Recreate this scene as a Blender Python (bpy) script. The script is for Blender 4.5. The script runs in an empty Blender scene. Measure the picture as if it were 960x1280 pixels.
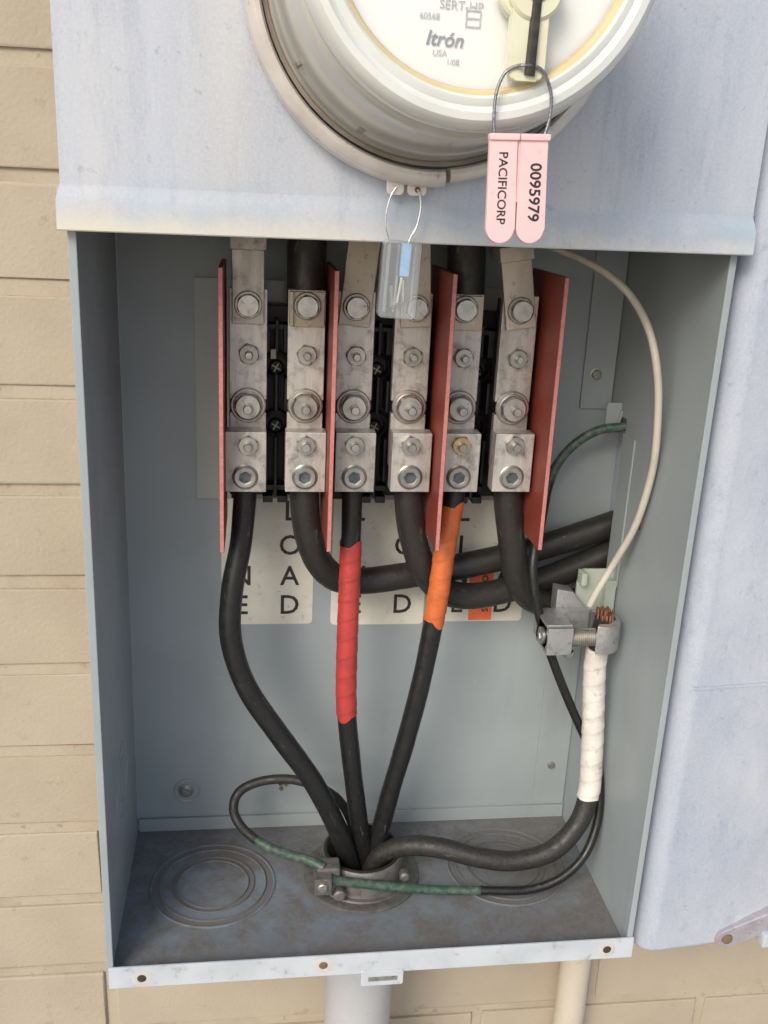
import bpy, bmesh, math, random
from mathutils import Vector, Matrix
random.seed(7)
S = bpy.context.scene
C = S.collection
PI = math.pi
ZB = 1100.0                      # the cabinet floor stands 1.1 m above the pavement; lengths below are millimetres
def V(x, y, z): return Vector((x * .001, y * .001, (z + ZB) * .001))

# ------------------------------------------------------------------ camera
cd = bpy.data.cameras.new('camera'); cam = bpy.data.objects.new('camera', cd); C.objects.link(cam)
S.camera = cam
yaw, pitch, roll = 0.13931, 0.31572, 0.04847
f = Vector((math.sin(yaw) * math.cos(pitch), math.cos(yaw) * math.cos(pitch), -math.sin(pitch)))
r0 = Vector((math.cos(yaw), -math.sin(yaw), 0)); u0 = r0.cross(f)
r = r0 * math.cos(roll) + u0 * math.sin(roll); u = u0 * math.cos(roll) - r0 * math.sin(roll)
M = Matrix((r, u, -f)).transposed().to_4x4(); M.translation = V(85.65, -489.6, 461.2)
cam.matrix_world = M
cd.sensor_fit = 'HORIZONTAL'; cd.sensor_width = 36.0; cd.lens = 36.0 * 1210.84 / 960.0
cd.clip_start = .01; cd.clip_end = 500

# ------------------------------------------------------------------ light
SUN_EL, SUN_AZ = math.radians(35), math.radians(212)      # azimuth clockwise from +Y
w = bpy.data.worlds.new('World'); S.world = w; w.use_nodes = True
nt = w.node_tree; nt.nodes.clear()
sky = nt.nodes.new('ShaderNodeTexSky'); sky.sky_type = 'NISHITA'; sky.sun_disc = False
sky.sun_elevation = SUN_EL; sky.sun_rotation = SUN_AZ; sky.dust_density = 2.5; sky.ozone_density = 1.0
bg = nt.nodes.new('ShaderNodeBackground'); bg.inputs[1].default_value = .13
wo = nt.nodes.new('ShaderNodeOutputWorld'); nt.links.new(sky.outputs[0], bg.inputs[0]); nt.links.new(bg.outputs[0], wo.inputs[0])
sd = bpy.data.lights.new('sun', 'SUN'); so = bpy.data.objects.new('sun', sd); C.objects.link(so)
sd.energy = 1.5; sd.angle = math.radians(24); sd.color = (1, .95, .86)
to_sun = Vector((math.sin(SUN_AZ) * math.cos(SUN_EL), math.cos(SUN_AZ) * math.cos(SUN_EL), math.sin(SUN_EL)))
so.rotation_euler = to_sun.to_track_quat('Z', 'Y').to_euler()
so.location = to_sun * 20
S.view_settings.view_transform = 'Standard'; S.view_settings.look = 'None'
S.view_settings.gamma = 1; S.view_settings.exposure = 0.33; S.view_settings.use_curve_mapping = False
S.cycles.max_bounces = 12; S.cycles.transparent_max_bounces = 16

# ------------------------------------------------------------------ materials
def nodes(name):
    m = bpy.data.materials.new(name); m.use_nodes = True
    n = m.node_tree; n.nodes.clear()
    out = n.nodes.new('ShaderNodeOutputMaterial'); b = n.nodes.new('ShaderNodeBsdfPrincipled')
    n.links.new(b.outputs[0], out.inputs[0])
    return m, n, b
def coord(n, scale=(1, 1, 1)):
    t = n.nodes.new('ShaderNodeTexCoord'); mp = n.nodes.new('ShaderNodeMapping'); mp.inputs['Scale'].default_value = scale
    g = n.nodes.new('ShaderNodeNewGeometry'); n.links.new(g.outputs['Position'], mp.inputs[0])
    return mp.outputs[0]
def noise(n, vec, scale, detail=4, rough=.55, dist=0):
    t = n.nodes.new('ShaderNodeTexNoise'); t.inputs['Scale'].default_value = scale; t.inputs['Detail'].default_value = detail
    t.inputs['Roughness'].default_value = rough; t.inputs['Distortion'].default_value = dist
    n.links.new(vec, t.inputs['Vector']); return t.outputs['Fac']
def ramp(n, fac, a, b, va=0, vb=1):
    t = n.nodes.new('ShaderNodeMapRange'); t.inputs[1].default_value = a; t.inputs[2].default_value = b
    t.inputs[3].default_value = va; t.inputs[4].default_value = vb; n.links.new(fac, t.inputs[0]); return t.outputs[0]
def mix(n, fac, a, b):
    t = n.nodes.new('ShaderNodeMix'); t.data_type = 'RGBA'
    if isinstance(fac, (int, float)): t.inputs[0].default_value = fac
    else: n.links.new(fac, t.inputs[0])
    for k, c in ((6, a), (7, b)):
        if isinstance(c, tuple): t.inputs[k].default_value = (*c, 1)
        else: n.links.new(c, t.inputs[k])
    return t.outputs[2]
def mul(n, a, b, op='MULTIPLY'):
    t = n.nodes.new('ShaderNodeMath'); t.operation = op
    for k, c in ((0, a), (1, b)):
        if isinstance(c, (int, float)): t.inputs[k].default_value = c
        else: n.links.new(c, t.inputs[k])
    return t.outputs[0]
def bump(n, b, h, strength, dist=.001):
    t = n.nodes.new('ShaderNodeBump'); t.inputs['Strength'].default_value = strength; t.inputs['Distance'].default_value = dist
    n.links.new(h, t.inputs['Height']); n.links.new(t.outputs[0], b.inputs['Normal'])
def setc(n, b, c):
    if isinstance(c, tuple): b.inputs['Base Color'].default_value = (*c, 1)
    else: n.links.new(c, b.inputs['Base Color'])

VARY = {'tinned_aluminium', 'tarnished_strap', 'dull_zinc', 'zinc_plated_steel', 'tan_painted_brick'}
def speckled(name, base, other, scale=60, lo=.42, hi=.68, rough=.5, metal=0, bs=0, bscale=900, stretch=(1, 1, 1), extra=None, rvar=0):
    m, n, b = nodes(name); v = coord(n, stretch)
    f = ramp(n, noise(n, v, scale), lo, hi)
    c = mix(n, f, base, other)
    if extra:                                   # a third tone in small spots: dirt, dust, scuffs
        col, sc, a, z = extra
        c = mix(n, ramp(n, noise(n, coord(n), sc, 6, .65), a, z), c, col)
    if name in VARY:                            # each piece has aged a little differently
        oi = n.nodes.new('ShaderNodeObjectInfo'); hs_ = n.nodes.new('ShaderNodeHueSaturation')
        k_ = .03 if 'brick' in name else .2
        n.links.new(ramp(n, oi.outputs['Random'], 0, 1, 1 - k_, 1 + k_ * .4), hs_.inputs['Value']); n.links.new(ramp(n, oi.outputs['Random'], 0, 1, 1 + k_, 1 - k_), hs_.inputs['Saturation'])
        n.links.new(c, hs_.inputs['Color']); c = hs_.outputs[0]
    setc(n, b, c)
    b.inputs['Metallic'].default_value = metal; b.inputs['Roughness'].default_value = rough
    if rvar: n.links.new(ramp(n, noise(n, v, scale * 1.7), .3, .7, rough - rvar, rough + rvar), b.inputs['Roughness'])
    if bs: bump(n, b, noise(n, v, bscale, 3), bs)
    return m

MT = {}
# weathered outer paint: chalked pale lilac grey with darker streaks and cream run-off
def chalk(name, cream, seed):
    m, n, b = nodes(name)
    v = coord(n, (1, 1, .16 if seed == 0 else .5)); vi = coord(n)
    mp = n.nodes.new('ShaderNodeVectorMath'); mp.operation = 'ADD'; mp.inputs[1].default_value = (seed, seed, 0); n.links.new(v, mp.inputs[0])
    v = mp.outputs[0]
    c = mix(n, ramp(n, noise(n, v, 26, 6, .68), .36, .68), (.50, .535, .60), (.365, .41, .505))
    c = mix(n, ramp(n, noise(n, v, 8, 3, .5), .42, .66, 0, .5), c, (.36, .41, .51))
    c = mix(n, ramp(n, noise(n, v, 70, 7, .75, .1), .54, .72, 0, .75), c, (.29, .335, .43))
    c = mix(n, ramp(n, noise(n, v, 9, 3), .5, .75, 0, cream), c, (.64, .60, .50))
    c = mix(n, ramp(n, noise(n, vi, 160, 5, .7), .62, .70, 0, .6), c, (.25, .29, .38))
    c = mix(n, ramp(n, noise(n, vi, 700, 3, .6), .4, .75, 0, .3), c, (.68, .68, .69))
    setc(n, b, c); b.inputs['Roughness'].default_value = .62
    bump(n, b, noise(n, vi, 420, 4), .12)
    return m, n, b
m, n, b = chalk('chalked_paint', .5, 0)
# cream and blue run-off band along the flared hem of the cover, a stain with a shape of its own
g = n.nodes.new('ShaderNodeNewGeometry'); sx = n.nodes.new('ShaderNodeSeparateXYZ'); n.links.new(g.outputs['Position'], sx.inputs[0])
wob = mul(n, noise(n, coord(n), 40, 4), .014)
zz = mul(n, sx.outputs[2], wob, 'ADD')
band = mul(n, ramp(n, zz, 1.551, 1.556), ramp(n, zz, 1.566, 1.572, 1, 0))
hem = ramp(n, zz, 1.560, 1.545)
src = b.inputs['Base Color'].links[0].from_socket
left = ramp(n, sx.outputs[0], .03, .19, 1, .35)
c = mix(n, mul(n, mul(n, hem, left), .9), src, (.66, .62, .50))
c = mix(n, mul(n, mul(n, band, ramp(n, noise(n, coord(n, (.4, 1, 1)), 60, 4), .4, .62)), ramp(n, sx.outputs[0], .02, .10, .2, .75)), c, (.36, .45, .52))
n.links.new(c, b.inputs['Base Color'])
MT['cover'] = m
m, n, b = chalk('chalked_paint_neighbour', .2, 3.7); MT['side'] = m

# inner grey paint
def inner(name, base=(.345, .39, .405)):
    m, n, b = nodes(name); v = coord(n)
    c = mix(n, ramp(n, noise(n, v, 14, 4), .35, .7), base, tuple(x * .88 for x in base))
    c = mix(n, ramp(n, noise(n, v, 230, 5, .7), .66, .78, 0, .5), c, (.20, .21, .20))
    c = mix(n, ramp(n, noise(n, coord(n, (1, 1, .22)), 30, 6, .7, .4), .56, .74, 0, .3), c, (.21, .22, .215))
    c = mix(n, ramp(n, noise(n, v, 95, 6, .75), .64, .70, 0, .35), c, (.46, .48, .47))
    setc(n, b, c); b.inputs['Roughness'].default_value = .42
    n.links.new(ramp(n, noise(n, v, 30), .3, .7, .32, .5), b.inputs['Roughness'])
    bump(n, b, noise(n, v, 1300, 2), .05)
    return m, n, b
MT['inner'] = inner('grey_enamel')[0]
# dusty floor: grime gathers in patches, along the front and in the knock-out rings
m, n, b = inner('dusty_enamel', (.205, .245, .28)); v = coord(n)
src = b.inputs['Base Color'].links[0].from_socket
d = ramp(n, noise(n, v, 34, 8, .74, .2), .40, .60)
g = n.nodes.new('ShaderNodeNewGeometry'); sx = n.nodes.new('ShaderNodeSeparateXYZ'); n.links.new(g.outputs['Position'], sx.inputs[0])
edge = ramp(n, mul(n, sx.outputs[1], mul(n, noise(n, v, 35, 5), .05), 'ADD'), .060, .028)
edge2 = ramp(n, mul(n, sx.outputs[1], mul(n, noise(n, v, 25, 5), .04), 'SUBTRACT'), .100, .118)
right = ramp(n, sx.outputs[0], .17, .30, 0, .95)
tot = mul(n, mul(n, mul(n, d, .92), mul(n, edge, ramp(n, noise(n, v, 40, 6, .7), .28, .50)), 'MAXIMUM'), mul(n, mul(n, edge2, .8), mul(n, right, ramp(n, noise(n, v, 30, 6, .7), .25, .52)), 'MAXIMUM'), 'MAXIMUM')
def ringmask(cx, cy, ra, rb):
    dx = mul(n, sx.outputs[0], cx * .001, 'SUBTRACT'); dy = mul(n, sx.outputs[1], cy * .001, 'SUBTRACT')
    rr = mul(n, mul(n, mul(n, dx, dx), mul(n, dy, dy), 'ADD'), .5, 'POWER')
    return mul(n, ramp(n, rr, (ra - .6) * .001, ra * .001), ramp(n, rr, rb * .001, (rb + .6) * .001, 1, 0))
for cx, cy in ((58, 79), (268, 85)):
    for ra, rb in ((36.5, 41.5), (24.5, 28.5)):
        tot = mul(n, tot, mul(n, ringmask(cx, cy, ra, rb), .75), 'MAXIMUM')
tot = mul(n, tot, mul(n, ringmask(160, 81, 30, 41), .6), 'MAXIMUM')
dust = mix(n, noise(n, v, 260, 6, .75), (.085, .077, .070), (.205, .182, .163))
c = mix(n, mul(n, tot, ramp(n, noise(n, v, 300, 5, .75), .3, .5, .7, 1)), src, dust)
n.links.new(c, b.inputs['Base Color'])
n.links.new(ramp(n, tot, 0, 1, .4, .9), b.inputs['Roughness'])
MT['floor'] = m
MT['lip'] = speckled('pale_edge_paint', (.56, .60, .64), (.46, .50, .54), 30, rough=.5, extra=((.35, .33, .3), 120, .6, .75))
MT['brick'] = speckled('tan_painted_brick', (.455, .39, .30), (.415, .35, .268), 14, rough=.85, bs=.45, bscale=380, extra=((.30, .25, .19), 60, .62, .8))
MT['mortar'] = speckled('tan_painted_mortar', (.455, .39, .30), (.40, .335, .25), 30, rough=.85, bs=.4, bscale=330, extra=((.22, .19, .15), 110, .58, .74))
MT['ground'] = speckled('concrete_pavement', (.46, .435, .39), (.40, .375, .335), 3, rough=.85, bs=.3, bscale=120)
MT['alu'] = speckled('tinned_aluminium', (.60, .565, .52), (.43, .405, .375), 120, metal=.5, rough=.42, bs=.2, bscale=900, stretch=(1, 1, .12), extra=((.22, .195, .17), 150, .50, .76), rvar=.08)
MT['alu_cast'] = speckled('cast_aluminium', (.52, .52, .52), (.40, .40, .41), 120, metal=.8, rough=.5, bs=.3, bscale=700, extra=((.2, .2, .2), 240, .58, .75))
MT['brass'] = speckled('tarnished_strap', (.56, .485, .39), (.42, .36, .29), 90, metal=.5, rough=.5, bs=.1, bscale=500, stretch=(1, 1, .3), extra=((.20, .165, .13), 200, .58, .74))
MT['zinc'] = speckled('zinc_plated_steel', (.55, .54, .50), (.42, .41, .38), 150, metal=.9, rough=.34, extra=((.2, .17, .12), 320, .6, .74))
MT['zinc_dull'] = speckled('dull_zinc', (.54, .515, .475), (.42, .40, .37), 150, metal=.8, rough=.48, extra=((.12, .11, .1), 320, .58, .74))
MT['zinc_gold'] = speckled('yellow_zinc', (.60, .45, .26), (.50, .38, .22), 150, metal=.9, rough=.35)
MT['socket'] = speckled('socket_bottom', (.15, .17, .19), (.09, .10, .12), 300, metal=.7, rough=.45)
MT['bakelite'] = speckled('black_moulding', (.016, .016, .016), (.026, .025, .023), 80, rough=.45)
MT['red'] = speckled('red_fibre_board', (.27, .052, .034), (.22, .043, .028), 40, rough=.5, bs=.15, bscale=600, extra=((.36, .09, .07), 160, .6, .8))
MT['red_edge'] = speckled('cut_fibre_edge', (.52, .20, .18), (.46, .165, .15), 300, rough=.75, extra=((.60, .31, .29), 700, .5, .75))
def jacket(name, base, dust, a=.55, z=.75, rough=.42):
    m, n, b = nodes(name); v = coord(n)
    c = mix(n, ramp(n, noise(n, v, 520, 6, .75), a, z, 0, .55), base, dust)
    tc = n.nodes.new('ShaderNodeTexCoord'); mp = n.nodes.new('ShaderNodeMapping'); mp.inputs['Scale'].default_value = (14, 42, 1); n.links.new(tc.outputs['UV'], mp.inputs[0])
    sc = mul(n, ramp(n, noise(n, mp.outputs[0], 1.0, 6, .7), .60, .72), ramp(n, noise(n, v, 420, 4, .7), .42, .62))
    c = mix(n, mul(n, sc, .7), c, (.30, .28, .25))
    setc(n, b, c); n.links.new(ramp(n, noise(n, v, 200, 5), .35, .7, rough - .08, rough + .2), b.inputs['Roughness'])
    bump(n, b, noise(n, coord(n, (1, 1, .3)), 900, 3), .1)
    return m
MT['black'] = jacket('black_cable_jacket', (.012, .012, .012), (.055, .052, .048), .52, .8, .34)
MT['black_smooth'] = jacket('smooth_black_jacket', (.022, .021, .0195), (.058, .051, .044), .40, .75, .42)
MT['dusty'] = jacket('dusty_black_jacket', (.018, .017, .0165), (.085, .077, .068), .42, .75, .5)
MT['green'] = speckled('faded_green_jacket', (.022, .075, .048), (.055, .095, .07), 90, rough=.5, extra=((.15, .155, .13), 260, .45, .7))
MT['white_wire'] = speckled('white_jacket', (.58, .54, .455), (.49, .455, .38), 70, rough=.45, extra=((.30, .27, .22), 330, .64, .74))
MT['red_tape'] = speckled('red_tape', (.48, .052, .045), (.38, .045, .040), 70, rough=.34, bs=.5, bscale=170, stretch=(1, 1, 1.6), extra=((.30, .035, .03), 240, .62, .76))
MT['orange_tape'] = speckled('orange_tape', (.62, .15, .04), (.50, .115, .03), 70, rough=.34, bs=.5, bscale=170, stretch=(1, 1, 1.6), extra=((.34, .12, .05), 260, .58, .74))
MT['white_tape'] = speckled('white_tape', (.76, .73, .68), (.64, .60, .54), 60, rough=.38, bs=.5, bscale=190, stretch=(1, 1, 1.6), extra=((.33, .29, .25), 140, .56, .72))
MT['copper'] = speckled('bare_copper', (.36, .19, .12), (.25, .13, .085), 260, metal=.8, rough=.4)
MT['rust'] = speckled('rust', (.20, .125, .09), (.13, .08, .06), 300, rough=.85)
MT['worn'] = speckled('worn_primer', (.60, .57, .53), (.52, .50, .47), 160, rough=.6)
MT['hole'] = speckled('punched_hole', (.04, .035, .03), (.06, .05, .045), 300, rough=.9)
MT['label'] = speckled('cream_label', (.74, .72, .63), (.67, .65, .56), 60, rough=.4, extra=((.40, .38, .32), 240, .62, .75))
MT['sheet'] = speckled('grey_plastic_sheet', (.40, .42, .40), (.37, .39, .37), 20, rough=.14)
MT['ink'] = speckled('black_ink', (.022, .020, .018), (.05, .045, .04), 300, rough=.5)
MT['faint'] = speckled('faint_print', (.42, .43, .46), (.55, .56, .58), 300, rough=.5)
MT['fade'] = speckled('grey_print', (.20, .21, .26), (.30, .31, .36), 300, rough=.5)
MT['orange_paper'] = speckled('orange_sticker', (1.0, .21, .075), (.95, .185, .065), 120, rough=.5)
MT['pink'] = speckled('pink_plastic', (.84, .57, .57), (.80, .53, .53), 60, rough=.42, extra=((.60, .34, .34), 260, .64, .75))
MT['wire'] = speckled('twisted_steel_wire', (.30, .31, .33), (.2, .2, .22), 700, metal=.85, rough=.4)
MT['bright_wire'] = speckled('bright_wire', (.65, .64, .62), (.5, .49, .47), 700, metal=.9, rough=.3)
MT['blue'] = speckled('blue_insert', (.30, .56, .88), (.45, .68, .92), 200, rough=.4)
MT['ring'] = speckled('stained_ring', (.72, .68, .64), (.62, .57, .52), 50, metal=.3, rough=.32, bs=.12, bscale=500, extra=((.30, .17, .09), 90, .60, .76))
MT['hub'] = speckled('cast_bushing', (.225, .215, .20), (.155, .148, .138), 90, metal=.55, rough=.6, bs=.35, bscale=500, extra=((.13, .115, .10), 200, .5, .68))
MT['conduit'] = speckled('grey_conduit', (.46, .47, .48), (.40, .41, .43), 25, rough=.42, extra=((.34, .34, .33), 130, .6, .75))
MT['pipe'] = speckled('cream_painted_pipe', (.58, .52, .43), (.52, .46, .37), 30, rough=.5, extra=((.38, .33, .26), 160, .62, .75))
MT['hasp'] = speckled('weathered_hasp', (.44, .42, .45), (.33, .32, .36), 90, metal=.3, rough=.55, bs=.2, extra=((.28, .17, .13), 160, .58, .74))
MT['pale_green'] = speckled('pale_green_bracket', (.42, .47, .40), (.36, .41, .35), 60, rough=.5)
MT['dome'] = speckled('smoky_polycarbonate', (.58, .58, .53), (.52, .52, .475), 22, rough=.13, extra=((.56, .55, .48), 60, .5, .75))
MT['dome_dark'] = speckled('meter_skirt', (.27, .245, .215), (.20, .18, .155), 60, rough=.4)
MT['rim'] = speckled('meter_rim', (.72, .74, .70), (.66, .68, .64), 30, rough=.08)
MT['gasket'] = speckled('yellowed_gasket', (.68, .55, .30), (.62, .50, .27), 40, rough=.35)
MT['face'] = speckled('white_face_plate', (.90, .91, .90), (.88, .89, .88), 30, rough=.4)
MT['lever'] = speckled('yellowed_lever', (.72, .71, .52), (.66, .64, .46), 60, rough=.25)
def clear(name, tint, amount):
    m, n, b = nodes(name); out = [x for x in n.nodes if x.type == 'OUTPUT_MATERIAL'][0]; n.nodes.remove(b)
    tr = n.nodes.new('ShaderNodeBsdfTransparent'); tr.inputs[0].default_value = (*tint, 1)
    gl = n.nodes.new('ShaderNodeBsdfGlossy'); gl.inputs['Roughness'].default_value = .08
    df = n.nodes.new('ShaderNodeBsdfDiffuse'); df.inputs[0].default_value = (.8, .82, .84, 1)
    lw = n.nodes.new('ShaderNodeLayerWeight'); lw.inputs[0].default_value = .5
    m1 = n.nodes.new('ShaderNodeMixShader'); m1.inputs[0].default_value = amount
    n.links.new(tr.outputs[0], m1.inputs[1]); n.links.new(df.outputs[0], m1.inputs[2])
    m2 = n.nodes.new('ShaderNodeMixShader'); n.links.new(ramp(n, mul(n, lw.outputs['Facing'], 4.0, 'POWER'), 0, 1, .05, .9), m2.inputs[0]); n.links.new(m1.outputs[0], m2.inputs[1]); n.links.new(gl.outputs[0], m2.inputs[2])
    n.links.new(m2.outputs[0], out.inputs[0]); return m
MT['clear'] = clear('clear_acrylic', (.94, .96, .98), .17)  # white diffuse share paints brighter highlights into the seal
MT['pane'] = clear('clear_polycarbonate', (.98, .98, .97), .10)  # white haze mixed into the pane colour, veiling the print

# ------------------------------------------------------------------ mesh helpers (millimetres)
def link(o, parent=None):
    C.objects.link(o)
    if parent is not None: o.parent = parent
    return o
BASE = {}
def thing(name, label, cat, base, group=None):
    o = bpy.data.objects.new(name, None); o.empty_display_size = .02; link(o); o.location = V(*base)
    o['label'] = label; o['category'] = cat
    if group: o['group'] = group
    BASE[o] = base; return o
def tag(o, label, cat, group=None):
    o['label'] = label; o['category'] = cat
    if group: o['group'] = group
    return o
def mesh_from(name, bm, base, mats, smooth=35):
    bm.normal_update(); bmesh.ops.recalc_face_normals(bm, faces=bm.faces[:])
    bx = Vector(base)
    for v in bm.verts: v.co = (v.co - bx) * .001
    me = bpy.data.meshes.new(name); bm.to_mesh(me); bm.free()
    for k in (mats if isinstance(mats, (list, tuple)) else [mats]): me.materials.append(MT[k])
    if smooth:
        for p in me.polygons: p.use_smooth = True
        me.set_sharp_from_angle(angle=math.radians(smooth))
    return me
def part(name, bm, mats, parent=None, base=None, smooth=35):
    if parent is not None: base = BASE[parent]
    o = bpy.data.objects.new(name, mesh_from(name, bm, base, mats, smooth)); link(o, parent)
    if smooth: wn = o.modifiers.new('weighted_normals', 'WEIGHTED_NORMAL'); wn.keep_sharp = True; wn.weight = 80
    if parent is None: o.location = V(*base)
    BASE[o] = base; return o
def inst(o, dx=0, dy=0, dz=0, parent=None, mat=None):
    c = o.copy(); C.objects.link(c)
    c.location = (o.location[0] + dx * .001, o.location[1] + dy * .001, o.location[2] + dz * .001)
    if parent is not None: c.parent = parent
    return c

def box(bm, x0, x1, y0, y1, z0, z1, bev=0, seg=2, mat=0, rot=None, about=None):
    g = bmesh.ops.create_cube(bm, size=1); vs = g['verts']
    for v in vs: v.co = Vector(((x0 + x1) / 2 + v.co.x * (x1 - x0), (y0 + y1) / 2 + v.co.y * (y1 - y0), (z0 + z1) / 2 + v.co.z * (z1 - z0)))
    es = list({e for v in vs for e in v.link_edges}); fs = list({q for v in vs for q in v.link_faces})
    for q in fs: q.material_index = mat
    if bev:
        res = bmesh.ops.bevel(bm, geom=es, offset=bev, segments=seg, affect='EDGES', profile=.5)
        vs = list({v for q in res['faces'] for v in q.verts} | {v for v in vs if v.is_valid})
    if rot is not None:
        c = Vector(about) if about else Vector(((x0 + x1) / 2, (y0 + y1) / 2, (z0 + z1) / 2))
        for v in vs: v.co = c + rot @ (v.co - c)
    return vs
def axes(axis):
    return {'F': (Vector((1, 0, 0)), Vector((0, 0, 1)), Vector((0, -1, 0))),      # h grows towards the viewer
            'Z': (Vector((1, 0, 0)), Vector((0, 1, 0)), Vector((0, 0, 1))),
            'X': (Vector((0, 1, 0)), Vector((0, 0, 1)), Vector((1, 0, 0)))}[axis]
def lathe(bm, c, axis, prof, seg=28, a0=0, a1=2 * PI, turn=0, mat=0, closed=False):
    """prof: (r, h[, hex]); hex gives a six-sided outline at that ring."""
    e1, e2, e3 = axes(axis); c = Vector(c); full = abs(a1 - a0 - 2 * PI) < 1e-6
    na = seg if full else seg + 1; rings = []
    for p in prof:
        rr, h = p[0], p[1]; hx = len(p) > 2 and p[2]
        if rr == 0: rings.append([bm.verts.new(c + e3 * h)]); continue
        ring = []
        for i in range(na):
            a = a0 + (a1 - a0) * i / seg; q = rr
            if hx: q = rr * math.cos(PI / 6) / math.cos(((a - turn) % (PI / 3)) - PI / 6)
            ring.append(bm.verts.new(c + e1 * q * math.cos(a) + e2 * q * math.sin(a) + e3 * h))
        rings.append(ring)
    pairs = list(zip(rings, rings[1:])) + ([(rings[-1], rings[0])] if closed else [])
    for A, B in pairs:
        for i in range(seg):
            j = (i + 1) % na
            if len(A) == 1 and len(B) == 1: continue
            vs = [A[0], B[i], B[j]] if len(A) == 1 else [A[i], A[j], B[0]] if len(B) == 1 else [A[i], A[j], B[j], B[i]]
            bm.faces.new(vs).material_index = mat
    if closed and not full:
        for k in (0, -1): bm.faces.new([q[k] for q in rings]).material_index = mat
    return rings
def prism(bm, pts, axis, h0, h1, c=(0, 0, 0), mat=0, bev=0, seg=2):
    e1, e2, e3 = axes(axis); c = Vector(c)
    A = [bm.verts.new(c + e1 * x + e2 * y + e3 * h0) for x, y in pts]; B = [bm.verts.new(c + e1 * x + e2 * y + e3 * h1) for x, y in pts]
    nf = [bm.faces.new(A), bm.faces.new(B)]
    for i in range(len(pts)): nf.append(bm.faces.new([A[i], A[(i + 1) % len(pts)], B[(i + 1) % len(pts)], B[i]]))
    for q in nf: q.material_index = mat
    if bev:
        es = list({e for q in nf[:2] for e in q.edges}); bmesh.ops.bevel(bm, geom=es, offset=bev, segments=seg, affect='EDGES', profile=.5)
def rrect(x0, x1, y0, y1, rad, n=5):
    P = []
    for cx, cy, a in ((x1 - rad, y1 - rad, 0), (x0 + rad, y1 - rad, PI / 2), (x0 + rad, y0 + rad, PI), (x1 - rad, y0 + rad, 1.5 * PI)):
        for i in range(n + 1): P.append((cx + rad * math.cos(a + PI / 2 * i / n), cy + rad * math.sin(a + PI / 2 * i / n)))
    return P
def spline(pts, step):
    P = [Vector(p) for p in pts]; P = [P[0] * 2 - P[1]] + P + [P[-1] * 2 - P[-2]]; out = []
    for i in range(1, len(P) - 2):
        a, b_, c_, d = P[i - 1:i + 3]; n_ = max(2, int((c_ - b_).length / step))
        for k in range(n_):
            t = k / n_
            out.append(.5 * ((2 * b_) + (c_ - a) * t + (2 * a - 5 * b_ + 4 * c_ - d) * t * t + (3 * b_ - a - 3 * c_ + d) * t ** 3))
    out.append(P[-2]); return out
def tube(bm, pts, rad, seg=18, step=3, mat=0, s0=0, s1=1e9, wrap=None, jag=0, is_path=False, caps=True, matf=None):
    """sweep; s0..s1 cuts a stretch by length; wrap=(pitch, height) makes overlapping spiral tape; jag wavers the ends"""
    uvl = bm.loops.layers.uv.verify()
    path = pts if is_path else spline(pts, step); L = [0]
    for a, b_ in zip(path, path[1:]): L.append(L[-1] + (b_ - a).length)
    T = [(path[min(i + 1, len(path) - 1)] - path[max(i - 1, 0)]).normalized() for i in range(len(path))]
    N = Vector((0, -1, 0)); N = (N - T[0] * N.dot(T[0])).normalized(); rings = []; ss = []
    keep = []
    for i, p in enumerate(path):
        N = (N - T[i] * N.dot(T[i])).normalized(); B = T[i].cross(N)
        if s0 <= L[i] <= s1: keep.append((p, T[i], N.copy(), B, L[i]))
    for idx, (p, t, nn, bb, l) in enumerate(keep):
        ring = []
        rr = rad(l) if callable(rad) else rad
        for k in range(seg):
            a = 2 * PI * k / seg; q = rr; off = 0
            if wrap: q += wrap[1] * ((l / wrap[0] - k / seg) % 1.0)
            if jag and idx in (0, len(keep) - 1): off = jag * math.sin(a * 2 + idx) 
            ring.append(bm.verts.new(p + (nn * math.cos(a) + bb * math.sin(a)) * q + t * off))
        rings.append(ring); ss.append(l)
    for i, (A, B) in enumerate(zip(rings, rings[1:])):
        for k in range(seg):
            q = bm.faces.new([A[k], A[(k + 1) % seg], B[(k + 1) % seg], B[k]]); q.material_index = matf(ss[i], k) if matf else mat
            for lp, (uu, vv) in zip(q.loops, ((k, i), (k + 1, i), (k + 1, i + 1), (k, i + 1))): lp[uvl].uv = (uu / seg, ss[vv] * .001)
    if caps and rings:
        for rg in (rings[0], rings[-1]): bm.faces.new(rg).material_index = mat
    return L[-1]
def text_bm(bm, s, size, c, align='CENTER', rot=0, shear=0, off=0, thick=.12, face='F', sx=1):
    cu = bpy.data.curves.new('t', 'FONT'); cu.body = s; cu.size = size; cu.align_x = align; cu.align_y = 'CENTER'; cu.shear = shear; cu.offset = off
    cu.resolution_u = 3; cu.extrude = thick
    o = bpy.data.objects.new('t', cu); C.objects.link(o)
    dg = bpy.context.evaluated_depsgraph_get(); dg.update(); me = o.evaluated_get(dg).to_mesh()
    e1, e2, e3 = axes(face); c = Vector(c); ca, sa = math.cos(rot), math.sin(rot)
    vs = []
    for v in me.vertices:
        x, y = v.co.x * sx, v.co.y; x, y = x * ca - y * sa, x * sa + y * ca
        vs.append(bm.verts.new(c + e1 * x + e2 * y + e3 * v.co.z))
    for p in me.polygons:
        try: bm.faces.new([vs[i] for i in p.vertices])
        except ValueError: pass
    o.evaluated_get(dg).to_mesh_clear(); C.objects.unlink(o); bpy.data.objects.remove(o); bpy.data.curves.remove(cu)
def B(): return bmesh.new()

# ------------------------------------------------------------------ the setting
bm = B(); box(bm, -60000, 60000, -60000, 60000, -ZB - 200, -ZB)
o = part('ground', bm, 'ground', base=(0, 0, -ZB), smooth=0); o['kind'] = 'structure'

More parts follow.
